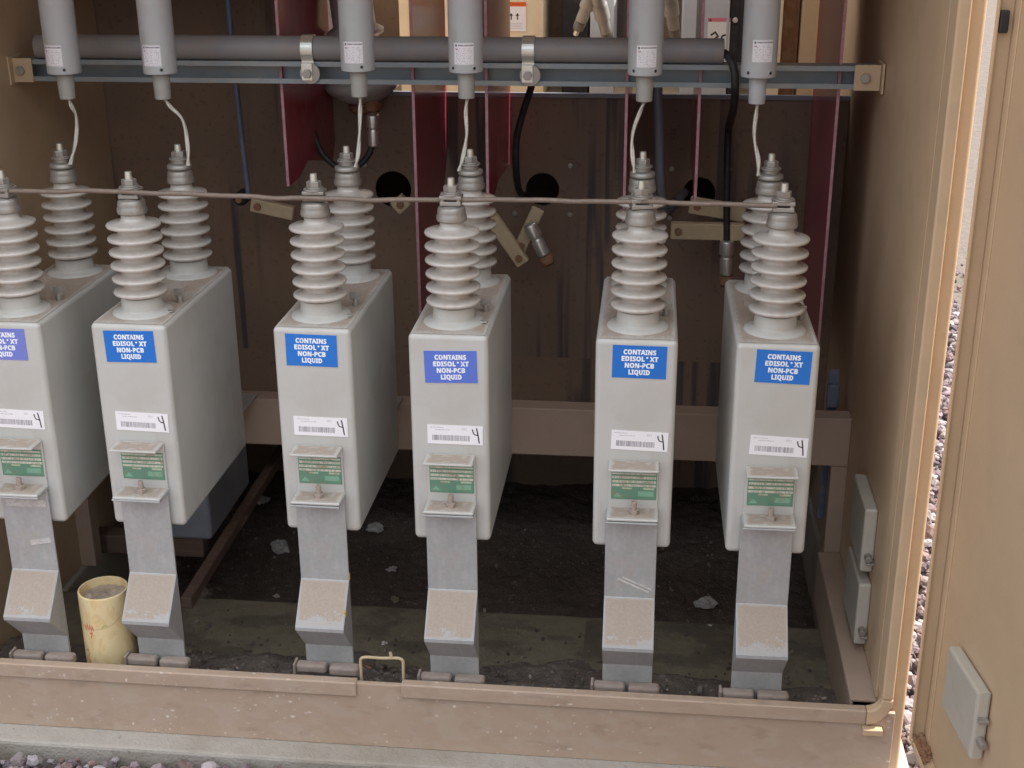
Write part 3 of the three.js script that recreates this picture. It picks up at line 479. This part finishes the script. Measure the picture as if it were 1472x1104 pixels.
// ------------------------------------------------------------------ hanging fuse tubes with leads
{
  const lblMat = canvasMat(256, 256, (g, w, h) => {
    g.fillStyle = '#e2dfe2'; g.fillRect(0, 0, w, h); const R = rng(61); g.fillStyle = '#6c6972'; g.fillRect(18, 18, 26, 26);
    for (let x = 56; x < 238; x += 15) g.fillRect(x, 20, 9 + 3 * R(), 18);
    g.fillStyle = '#a8a4ab'; for (let y = 62; y < 236; y += 19) for (let x = 22; x < 230; x += 12) if (R() < 0.62) g.fillRect(x, y, 4 + 6 * R(), 6 + 4 * R());
    g.fillStyle = '#b98a8d'; g.fillRect(20, 66, 34, 16); g.strokeStyle = '#c5c2c6'; g.lineWidth = 4; g.strokeRect(4, 4, w - 8, h - 8);
  }, 0.45);
  const barrel = prep(lathe([[0.0150, 0.002], [0.0284, 0.002], [0.0290, 0.0], [0.0298, 0.0012], [0.0300, 0.004], [0.0306, 0.42], [0, 0.42]], 48));
  const ferr = prep(lathe([[0, -0.046], [0.0135, -0.046], [0.0142, -0.0445], [0.0158, 0.006], [0, 0.006]], 32));
  const scr = prep(cyl(0.0036, 0.003, 12).rotateX(Math.PI / 2)), slot = prep(cyl(0.0027, 0.0034, 12).rotateX(Math.PI / 2));
  const spots = [[-0.9578, 0.726], [-0.7781, 0.7276], [-0.4167, 0.7357], [-0.2246, 0.7349], [0.0871, 0.7329], [0.2805, 0.7311]];
  const lead = [[[0.006, 0.0], [0.020, 0.3], [0.026, 0.7]], [[0.012, 0.12], [0.035, 0.35], [0.048, 0.8]], [[0.004, 0.2], [0.005, 0.55], [0.002, 0.9]], [[0.002, 0.2], [0.008, 0.55], [0.002, 0.85]], [[-0.004, 0.15], [-0.02, 0.5], [-0.024, 0.85]], [[0, 0.15], [-0.006, 0.5], [0.0, 0.85]]];
  const text = ['leftmost grey hanging fuse tube', 'second grey hanging fuse tube from the left', 'grey hanging fuse tube beside the left pipe clamp', 'grey hanging fuse tube left of the right pipe clamp', 'grey hanging fuse tube near the right end of the dark pipe', 'rightmost grey hanging fuse tube, with a whiter tip'];
  spots.forEach(([x, y], i) => {
    const t = thing('fuse_tube', text[i], 'fuse tube', [x, y, -0.35], 'grey fuse tubes hanging from above');
    raw('barrel', barrel, M.tube, t); raw('ferrule', ferr, i === 5 ? M.tube : M.ferrule, t);
    const lg = new THREE.CylinderGeometry(0.0306, 0.0304, 0.037, 14, 1, true, -0.78 + (i === 5 ? 0.3 : i * 0.07), 1.18);
    const l = raw('rating_label', lg, lblMat, t); l.position.y = i === 5 ? 0.046 : 0.034;
    for (const a of i === 2 || i < 2 ? [0.42] : [-0.65, 0.62]) { const s = raw('screw', scr, M.tube, t); s.position.set(0.0298 * Math.sin(a), 0.0095, 0.0298 * Math.cos(a)); s.rotation.y = a; const q = raw('screw_recess', slot, M.black, s); q.position.z = 0.0006; }
    const e = rearTops[i], A = V(x, y - 0.044, -0.35), B = V(e.x + (i < 2 ? 0.021 : i === 4 ? -0.012 : i === 5 ? -0.02 : 0.018 * (i === 2 ? 1 : -1)), e.y + 0.203, e.z + 0.008);
    const pts = [A.toArray()];
    for (const [dx, k] of lead[i]) { const px = x + dx; pts.push([px + (B.x - px) * k * 0.55, A.y + (B.y - A.y) * Math.max(0.12, k * 0.92), A.z + (B.z - A.z) * k]); }
    pts.push(B.toArray());
    const w = pts.map((p) => [p[0] - x, p[1] - y, p[2] + 0.35]);
    part('lead_wire', [tube(w, 0.0026, 40, 8), tube(w.map((p, k) => [p[0] + 0.0034 * Math.cos(k * 2.2), p[1], p[2] + 0.0034 * Math.sin(k * 2.2)]), 0.0024, 40, 8)], M.wire, t);
  });
  const r = thing('fuse_rail', 'grey mounting rail above the hanging fuse tubes', 'rail', [0, 1.165, -0.35]);
  part('rail_body', span(XL, XR, -0.022, 0.022, -0.03, 0.03, 0.003), M.strut, r);
}

// ------------------------------------------------------------------ channel, pipe and clamps
{
  const c = thing('mounting_channel', 'blue-grey slotted metal channel spanning the cabinet behind the fuse tubes', 'channel', [0, 0, 0]);
  const yt = 0.7295, yb = 0.6885, zf = -0.50, o = [[zf, yb], [zf, yb + 0.009], [zf - 0.003, yb + 0.009], [zf - 0.003, yb + 0.003], [zf - 0.038, yb + 0.003], [zf - 0.038, yt - 0.003], [zf - 0.003, yt - 0.003], [zf - 0.003, yt - 0.009], [zf, yt - 0.009], [zf, yt], [zf - 0.041, yt], [zf - 0.041, yb]];
  part('channel_body', zyExtrude(o, 0.505 + 1.125, 0.0007).translate((0.505 - 1.125) / 2, 0, 0), M.strut, c);
  const endB = (x0, x1, xw) => { const b = part('end_bracket', join(span(x0, x1, yb - 0.002, yt + 0.003, zf + 0.0012, zf + 0.005, 0.0012), span(Math.min(xw, xw + 0.004), Math.max(xw, xw + 0.004), yb - 0.006, yt + 0.007, zf - 0.035, zf + 0.02, 0.0012)), M.tan, c);
    part('bolt', extrude([0, 1, 2, 3, 4, 5].map((i) => [0.009 * Math.cos(i * 1.0472), 0.009 * Math.sin(i * 1.0472)]), 0.007, 0.001).translate((x0 + x1) / 2 - 0.004, (yt + yb) / 2, zf + 0.0088), M.zinc, b); };
  endB(0.462, 0.5085, 0.5092); endB(-1.126, -1.088, -1.1297);
  const p = thing('conduit_pipe', 'dark grey pipe lying along the top of the channel', 'pipe', [0, 0.7525, -0.515]);
  const pg = lathe([[0.0175, -1.08], [0.0225, -1.08], [0.0228, -1.079], [0.0228, 0.226], [0.0222, 0.2275], [0.0175, 0.2275], [0.0175, -1.08]], 40).rotateZ(-Math.PI / 2);
  part('pipe_body', pg, M.pipe, p);
  for (const [x, lab] of [[-0.546, 'bright zinc pipe clamp left of the middle, bolted to the channel'], [-0.1299, 'bright zinc pipe clamp right of the middle, bolted to the channel']]) {
    const k = thing('pipe_clamp', lab, 'clamp', [x, 0, 0], 'zinc pipe clamps');
    const cy = 0.7525, cz = -0.515, out = [], inn = [];
    for (let i = 0; i <= 22; i++) { const a = (200 - i * 10) * DEG; out.push([cz + 0.0258 * Math.cos(a), cy + 0.0258 * Math.sin(a)]); inn.push([cz + 0.0234 * Math.cos(a), cy + 0.0234 * Math.sin(a)]); }
    out.push([-0.4966, 0.7318], [-0.4966, 0.6960]); inn.push([-0.4993, 0.7318], [-0.4993, 0.6960]);
    part('strap', zyExtrude([...out, ...inn.reverse()], 0.023, 0.0004), M.bright, k);
    part('washer', cyl(0.0195, 0.003, 32).rotateX(Math.PI / 2).translate(0.004, 0.7085, -0.4944), M.zinc, k);
    part('clamp_plate', rb(0.021, 0.032, 0.0022, 0.001, -0.001, 0.7115, -0.4915), M.bright, k);
    part('bolt', extrude([0, 1, 2, 3, 4, 5].map((i) => [0.0088 * Math.cos(i * 1.0472), 0.0088 * Math.sin(i * 1.0472)]), 0.007, 0.001).translate(0, 0.7085, -0.4868), M.zinc, k);
  }
}

// ------------------------------------------------------------------ red barrier sheets
{
  const xs = [[-0.607, 0.485, 'leftmost red insulating sheet standing on edge before the back panel'], [-0.352, 0.22, 'red insulating sheet reaching lowest, left of the middle cable hole'], [-0.2115, 0.45, 'red insulating sheet just left of the hanging black cable'], [0.0525, 0.38, 'red insulating sheet behind the second capacitor from the right'], [0.1875, 0.465, 'red insulating sheet in front of the right cable hole'], [0.440, 0.13, 'rightmost red insulating sheet beside the side wall']];
  xs.forEach(([x, y0, lab], i) => {
    const s = [[-0.525, y0], [-0.525, 0.88], [ZBACK + 0.002, 0.88], [ZBACK + 0.002, i === 5 ? 0.2 : 0.50], [ZBACK + 0.03, i === 5 ? 0.16 : 0.46], [-0.56 - 0.12, y0 + 0.02], [-0.60, y0]];
    const t = thing('barrier_sheet', lab, 'barrier', [x, 0, 0], 'red barrier sheets');
    part('sheet', zyExtrude(s, 0.0052, 0.0008), M.red, t); part('cut_edge', rb(0.0056, 0.88 - y0, 0.002, 0.0008, 0, (0.88 + y0) / 2, -0.5245), M.redEdge, t);
  });
}

// ------------------------------------------------------------------ cables, rods and connectors before the back panel
{
  tag(part('blue_rod', tube([[-0.771, 0.95, -0.75], [-0.7705, 0.75, -0.75], [-0.769, 0.55, -0.76], [-0.766, 0.40, -0.77]], 0.0062, 40, 10), M.bluerod, scene), 'thin blue-grey rod hanging behind the second fuse tube', 'rod');
  const cable = (name, pts, r, lab, mat = M.black) => tag(part(name, tube(pts, r, 80, 12), mat, scene), lab, 'cable');
  cable('black_cable', [[-0.600, 0.705, -0.545], [-0.613, 0.68, -0.60], [-0.618, 0.63, -0.70], [-0.612, 0.56, -0.75], [-0.592, 0.505, -0.75], [-0.555, 0.475, -0.75], [-0.515, 0.482, -0.75], [-0.492, 0.505, -0.75], [-0.483, 0.528, -0.75]], 0.0065, 'black cable looping behind the third capacitor up to a silver connector');
  cable('black_cable', [[-0.132, 0.700, -0.545], [-0.136, 0.688, -0.60], [-0.146, 0.650, -0.72], [-0.164, 0.60, -0.75], [-0.1795, 0.5416, -0.76], [-0.183, 0.468, -0.78], [-0.181, 0.40, -0.86], [-0.165, 0.385, -0.93]], 0.0075, 'black cable hanging below the right pipe clamp into the middle hole');
  cable('blue_black_cable', [[0.098, 0.86, -0.72], [0.108, 0.66, -0.75], [0.115, 0.55, -0.75], [0.122, 0.44, -0.76], [0.135, 0.38, -0.82], [0.175, 0.395, -0.93]], 0.0105, 'thick blue-black cable behind the second capacitor from right', M.slate);
  cable('black_cable', [[0.19, 0.7525, -0.515], [0.225, 0.7505, -0.512], [0.238, 0.742, -0.492], [0.2465, 0.722, -0.478], [0.2495, 0.69, -0.482], [0.2525, 0.64, -0.56], [0.2535, 0.60, -0.66], [0.2545, 0.56, -0.74], [0.258, 0.45, -0.75], [0.2635, 0.335, -0.75]], 0.0075, 'black cable curving out of the dark pipe end and down');
  const conn = (pos, rot, lab, s = 1) => {
    const t = thing('cable_connector', lab, 'connector', pos, 'silver cable connectors'); t.rotation.set(...rot);
    part('sleeve', lathe([[0, -0.034 * s], [0.0105 * s, -0.034 * s], [0.0125 * s, -0.031 * s], [0.013 * s, -0.002 * s], [0.0108 * s, 0.0], [0.0108 * s, 0.005 * s], [0.0142 * s, 0.007 * s], [0.0142 * s, 0.03 * s], [0.012 * s, 0.034 * s], [0, 0.034 * s]], 24), M.bright, t);
    part('end_ring', lathe([[0, -0.055 * s], [0.011 * s, -0.055 * s], [0.0135 * s, -0.05 * s], [0.0135 * s, -0.036 * s], [0, -0.036 * s]], 24), M.rust, t); return t;
  };
  const c1 = conn([-0.480, 0.556, -0.75], [0, 0, 0], 'silver cable connector hanging below the big grey insulator'); c1.children[1].position.y = 0.094; 
  conn([-0.136, 0.328, -0.75], [0, 0, 0.45], 'tilted silver cable connector under the middle cable hole', 1.1);
  conn([0.2655, 0.298, -0.75], [0, 0, 0.03], 'upright silver cable connector near the right cable hole', 1.12);
  const bar = (a, b, h, th, lab, name = 'insulating_bar') => {
    const A = V(...a), B = V(...b), L = A.distanceTo(B), t = thing(name, lab, 'bar', [(a[0] + b[0]) / 2, (a[1] + b[1]) / 2, (a[2] + b[2]) / 2], 'tan insulating bars');
    t.rotation.z = Math.atan2(B.y - A.y, B.x - A.x); t.rotation.y = 0;
    const m = part('bar_body', rb(L, h, th, 0.003), M.bar, t); part('bar_bolt', cyl(0.008, 0.006, 14).rotateX(Math.PI / 2).translate(L / 2 - 0.016, 0, th / 2 + 0.002), M.rust, t); return t;
  };
  bar([-0.665, 0.372, -0.76], [-0.758, 0.391, -0.76], 0.030, 0.02, 'tan insulating bar left of the third capacitor');
  bar([-0.235, 0.372, -0.76], [-0.166, 0.272, -0.76], 0.030, 0.02, 'slanting tan insulating bar behind the fourth capacitor');
  bar([-0.137, 0.385, -0.79], [-0.180, 0.290, -0.79], 0.028, 0.02, 'slanting tan insulating bar at the middle cable hole');
  bar([0.300, 0.352, -0.76], [0.146, 0.352, -0.76], 0.035, 0.024, 'level tan insulating bar by the right cable hole');
  bar([0.300, 0.384, -0.785], [0.184, 0.402, -0.785], 0.036, 0.014, 'pale bracket bar crossing the right cable hole');
  bar([-0.425, 0.378, -0.79], [-0.446, 0.402, -0.79], 0.034, 0.016, 'short tan bar end beside the left cable hole');
  const k = thing('cable_end', 'dark round cable end above the left tan bar', 'knob', [-0.782, 0.402, -0.77]); part('knob_body', lathe([[0, -0.03], [0.012, -0.03], [0.016, -0.02], [0.016, 0.01], [0.011, 0.02], [0, 0.022]], 20).rotateX(Math.PI / 2), M.black, k); part('knob_bolt', cyl(0.007, 0.005, 12).rotateX(Math.PI / 2).translate(0, 0, 0.023), M.rust, k);
  // ground strap behind the rear beam
  const gs = thing('ground_strap', 'small grey metal strap standing behind the beam near the side wall', 'strap', [0.486, 0.0, -0.60]); part('strap_body', [rb(0.020, 0.34, 0.004, 0.001, 0, -0.06, 0), rb(0.024, 0.05, 0.012, 0.003, 0, 0.055, 0.008)], M.bluerod, gs);
}

// ------------------------------------------------------------------ rear compartment above the back panel
{
  const K = 1, fx = (x) => 0.1135 + (x - 0.1135) * K, fy = (y) => 1.0687 + (y - 1.0687) * K;
  const col = (name, x0, x1, mat, lab, cat, z1 = -1.19, z0 = -1.37) => { x0 = fx(x0); x1 = fx(x1); const t = thing(name, lab, cat, [(x0 + x1) / 2, 0.26, 0]); part('front_panel', span(-(x1 - x0) / 2, (x1 - x0) / 2, 0.297, 0.72, z0, z1, 0.003), mat, t); part('edge_trim', span((x1 - x0) / 2 - 0.007, (x1 - x0) / 2 - 0.001, 0.297, 0.72, z1 + 0.0005, z1 + 0.005, 0.001), mat, t); return t; };
  col('slate_column', -0.725, -0.635, M.slate, 'blue-grey steel column behind the big grey insulator', 'column');
  col('cream_strip', -0.502, -0.470, M.cream, 'narrow cream post left of the second red sheet', 'post');
  col('cream_strip', -0.402, -0.352, M.cream, 'narrow cream post behind the fourth fuse tube', 'post');
  const wp = col('equipment_cubicle', -0.265, -0.160, M.cream, 'cream panel with an orange-topped warning notice', 'panel');
  const notice = canvasMat(256, 300, (g, w, h) => {
    g.fillStyle = '#efeef2'; g.fillRect(0, 0, w, h); g.fillStyle = '#e0692a'; g.fillRect(0, 0, w, 46); g.fillStyle = '#b85320'; for (let x = 20; x < 236; x += 20) g.fillRect(x, 16, 12, 14);
    g.fillStyle = '#2c2c34'; for (const x of [94, 162]) { g.fillRect(x - 5, 130, 13, 52); g.beginPath(); g.moveTo(x - 22, 142); g.lineTo(x + 2, 112); g.lineTo(x + 20, 142); g.fill(); }
    g.fillStyle = '#c2c0cc'; for (let y = 215; y < 285; y += 18) g.fillRect(26, y, 190, 6);
  });
  const nt = raw('notice', new THREE.BoxGeometry(0.055, 0.066, 0.001), notice, wp); nt.position.set((-0.2290 + 0.2125) * K, fy(0.7435) - 0.26, -1.1890); nt.userData.label = 'white warning notice with orange header and two arrows';
  col('dark_housing', -0.122, -0.058, M.black, 'black switch housing right of the cream panel', 'housing', -1.25);
  col('equipment_cubicle', -0.052, 0.004, M.greyPanel, 'light grey panel behind the tilted insulators', 'panel');
  col('equipment_cubicle', 0.160, 0.2045, M.greyPanel, 'grey panel strip left of the red-topped notice', 'panel', -1.21);
  const gp = col('equipment_cubicle', 0.207, 0.2676, M.greyPanel, 'light grey panel carrying a red-topped notice', 'panel');
  const notice2 = canvasMat(200, 360, (g, w, h) => {
    g.fillStyle = '#efece8'; g.fillRect(0, 0, w, h); g.fillStyle = '#d97f86'; g.fillRect(0, 0, w, 34); g.fillStyle = '#5a3034'; g.beginPath(); g.moveTo(8, 30); g.lineTo(22, 6); g.lineTo(36, 30); g.fill();
    g.strokeStyle = '#34313a'; g.lineWidth = 16; g.beginPath(); g.moveTo(30, 150); g.lineTo(70, 124); g.lineTo(96, 158); g.lineTo(60, 186); g.stroke(); g.beginPath(); g.arc(156, 176, 28, Math.PI, 6); g.stroke();
    g.fillStyle = '#c9c5c5'; for (let y = 250; y < 340; y += 22) g.fillRect(20, y, 150, 7);
  });
  const n2 = raw('notice', new THREE.BoxGeometry(0.051, 0.094, 0.001), notice2, gp); n2.position.set((0.2440 - 0.2373) * K, fy(0.696) - 0.26, -1.1890); n2.userData.label = 'white notice with pinkish red header and black marks';
  const ds = col('black_strip', 0.2685, 0.298, M.black, 'black strip with one white bolt right of the notice', 'strip'); part('bolt', cyl(0.006, 0.006, 14).rotateX(Math.PI / 2).translate(-0.003, fy(0.738) - 0.26, -1.187), M.white, ds);
  col('cream_strip', 0.360, 0.388, M.cream, 'narrow cream post right of the rightmost fuse tube', 'post');
  col('brown_column', 0.390, 0.428, M.rust, 'rusty brown post between two cream posts', 'post', -1.22);
  col('cream_strip', 0.430, 0.470, M.tanDoor, 'tan post beside the rightmost red sheet', 'post');
  // big grey insulator
  const bi = thing('large_insulator', 'big grey bell-shaped insulator hanging behind the third fuse tube', 'insulator', [-0.525, 0.60, -0.885]);
  bi.rotation.z = 0.10;
  part('bell', lathe([[0, -0.012], [0.030, -0.010], [0.055, 0.004], [0.078, 0.020], [0.083, 0.032], [0.076, 0.046], [0.050, 0.052], [0.050, 0.075], [0.062, 0.080], [0.064, 0.090], [0.050, 0.10], [0.048, 0.13], [0.060, 0.135], [0.062, 0.146], [0.046, 0.156], [0.045, 0.30], [0, 0.30]], 44), M.insul, bi);
  part('inner_disc', lathe([[0, -0.03], [0.028, -0.03], [0.036, -0.022], [0.036, -0.006], [0, -0.006]], 30), M.rust, bi);
  const cone = (x, y, z, tilt, lab) => {
    const t = thing('post_insulator', lab, 'insulator', [fx(x), fy(y), z], 'small tilted insulators in the rear compartment'); t.rotation.z = tilt; t.rotation.x = 0.5;
    part('shank', lathe([[0, -0.024], [0.013, -0.024], [0.0135, -0.022], [0.0135, 0.012], [0.0170, 0.0122], [0.0175, 0.014], [0.0175, 0.05], [0.0150, 0.0505], [0.0150, 0.14], [0, 0.14]], 24), M.galv, t); part('lower_nut', lathe([[0, -0.052], [0.009, -0.052], [0.014, -0.046], [0.014, -0.028], [0.010, -0.0245], [0, -0.0245]], 6), M.pipe, t);
    part('bolt', cyl(0.0065, 0.014, 14).translate(0, -0.059, 0), M.bright, t); return t;
  };
  cone(-0.062, 0.76, -1.14, -0.35, 'tilted grey insulator with a bright bolt beside the black housing');
  cone(-0.018, 0.735, -1.14, 0.2, 'tilted grey insulator left of the fifth fuse tube');
  cone(0.137, 0.745, -1.14, 0.15, 'tilted grey insulator right of the fifth fuse tube');
}

// ------------------------------------------------------------------ things on the floor
{
  const y = thing('pipe_stub', 'short yellow plastic pipe stub filled with dirt, red crayon marks', 'pipe stub', [-0.853, PAD - 0.004, -0.012]);
  const h = 0.242, pr = [[0.0405, 0.19], [0.0405, h], [0.0415, h + 0.0012], [0.0435, h + 0.001], [0.0445, h - 0.001], [0.0445, 0.20], [0.0444, 0.15], [0.0446, 0.08], [0.0450, 0.03], [0.0450, 0.0]];
  const g = new THREE.LatheGeometry(pr.slice().reverse().map(([r, yy]) => new THREE.Vector2(r, yy)), 48); const uv = g.attributes.uv, p = g.attributes.position;
  for (let i = 0; i < uv.count; i++) { const a = i / (pr.length) | 0; uv.setXY(i, 1 - ((a / 48 + 0.5) % 1.0001) * -1 - 1, p.getY(i) / h); }
  raw('pipe_wall', g, M.yellow, y);
  const f = new THREE.CircleGeometry(0.0404, 40, 0, Math.PI * 2).rotateX(-Math.PI / 2); const rings = new THREE.RingGeometry(0.0005, 0.0404, 40, 14).rotateX(-Math.PI / 2), q = rings.attributes.position;
  for (let i = 0; i < q.count; i++) q.setY(i, h - 0.016 + 0.014 * (fbm(q.getX(i) * 70 + 9, q.getZ(i) * 70 + 3, 5, 4) - 0.5)); rings.computeVertexNormals();
  part('dirt_fill', rings, M.sand, y);

  const plank = (lab, pos, size, ry) => { const m = part('wood_plank', rb(...size, 0.004), M.wood, scene); m.position.set(...pos); m.rotation.y = ry; return tag(m, lab, 'plank'); };
  plank('brown plank lying crosswise under the leftmost two capacitors', [-1.005, PAD + 0.0155, -0.60], [0.262, 0.046, 0.045], 0.0);
  plank('long brown bar running back along the floor beside the plank', [-0.838, PAD + 0.018, -0.872], [0.024, 0.028, 1.07], 0.012);
  const b = thing('grey_tank', 'blue-grey metal tank resting on the plank under the second capacitor', 'tank', [-0.945, PAD + 0.0395, -0.72]);
  part('tank_body', new RoundedBoxGeometry(0.19, 0.215, 0.30, 3, 0.012).translate(0, 0.1075, 0), M.tankPaint, b);
  part('tank_rim', rb(0.196, 0.010, 0.306, 0.003, 0, 0.19, 0), M.tankPaint, b);
  tag(part('wood_plank', rb(0.262, 0.046, 0.045, 0.004).translate(-1.005, PAD + 0.0155, -0.83), M.wood, scene), 'second brown plank under the back of the blue-grey tank', 'plank');

  const R = rng(404);
  const rock = (x, z, s, lab, mat = M.white, yy = PIT + 0.004, flat = 0.6) => {
    const g = new THREE.IcosahedronGeometry(1, 2), p = g.attributes.position, sd = Math.floor(R() * 1e5);
    for (let i = 0; i < p.count; i++) { const k = 0.25 + 1.5 * fbm(p.getX(i) * 2.6 + 7 + p.getY(i), p.getY(i) * 2.6 + p.getZ(i) * 2.9 + 3, sd, 2); p.setXYZ(i, p.getX(i) * k * s, p.getY(i) * k * s * flat, p.getZ(i) * k * s * 0.8); }
    g.computeVertexNormals(); const m = part('debris_lump', g, mat, scene); m.position.set(x, yy + s * flat * 0.7, z); m.rotation.y = R() * 6; return tag(m, lab, 'debris');
  };
  rock(-0.804, -0.922, 0.022, 'white crumpled lump on the soil left of the third capacitor');
  rock(-0.586, -1.054, 0.024, 'pale flat scrap on the soil behind the third support', M.white, PIT + 0.004, 0.4);
  rock(-0.502, -0.84, 0.012, 'small white pebble between the third and fourth supports');
  rock(-0.466, -0.699, 0.011, 'small dark tan pebble between third and fourth supports', M.sand);
  rock(-0.749, -0.691, 0.009, 'thin white chip near the concrete edge left of third support', M.white, PIT + 0.004, 0.4);
  rock(0.257, -0.741, 0.024, 'white crumpled lump between the two rightmost supports');
  rock(-0.928, -1.19, 0.021, 'pale scrap beside the long brown bar far back', M.white, PIT + 0.004, 0.4);
  rock(-0.396, -0.245, 0.008, 'pale chip on the concrete beside the third support', M.white, PAD + 0.002, 0.4);
  rock(-0.408, -0.13, 0.013, 'orange leaf scrap near the sill latch', M.orange, PAD + 0.012, 0.4);
  rock(-0.440, -0.135, 0.009, 'small tan pebble beside the orange scrap', M.sand, PAD + 0.012);
  rock(0.250, -0.375, 0.007, 'small pale chip on the concrete edge by the rightmost support', M.white, PAD + 0.002, 0.5);
}

{ // grit and crumbs scattered over soil, ledge and drift
  const R = rng(606), n = 3800, g = new THREE.IcosahedronGeometry(1, 0), im = new THREE.InstancedMesh(g, std({ roughness: 1 }), n), o = new THREE.Object3D(), c = new THREE.Color();
  for (let i = 0; i < n; i++) {
    const pit = i < 1900, x = -1.05 + 1.5 * R(), z = pit ? -0.41 - 0.70 * R() : -0.36 + 0.40 * Math.pow(R(), 0.6), s = 0.0012 + 0.0045 * Math.pow(R(), 5);
    const y = pit ? PIT + 0.03 * (fbm(x * 7, z * 7, 301, 4) - 0.5) + 0.012 * (fbm(x * 50, z * 50, 305, 3) - 0.5) : PAD + 0.007 + 0.03 * sst(-0.2, -0.08, z);
    o.position.set(x, y + s * 0.3, z); o.rotation.set(R() * 6, R() * 6, R() * 6); o.scale.set(s * (0.8 + R()), s * 0.7, s); o.updateMatrix(); im.setMatrixAt(i, o.matrix);
    const k = R() < 0.03 ? 0.38 : 0.07 + 0.16 * R(); im.setColorAt(i, c.setRGB(k, k * 0.84, k * 0.72));
  }
  im.name = 'grit'; im.castShadow = im.receiveShadow = true; im.userData = { kind: 'stuff', label: 'grit and crumbs scattered over the cabinet floor', category: 'grit' }; scene.add(im);
}

renderer.render(scene, camera);
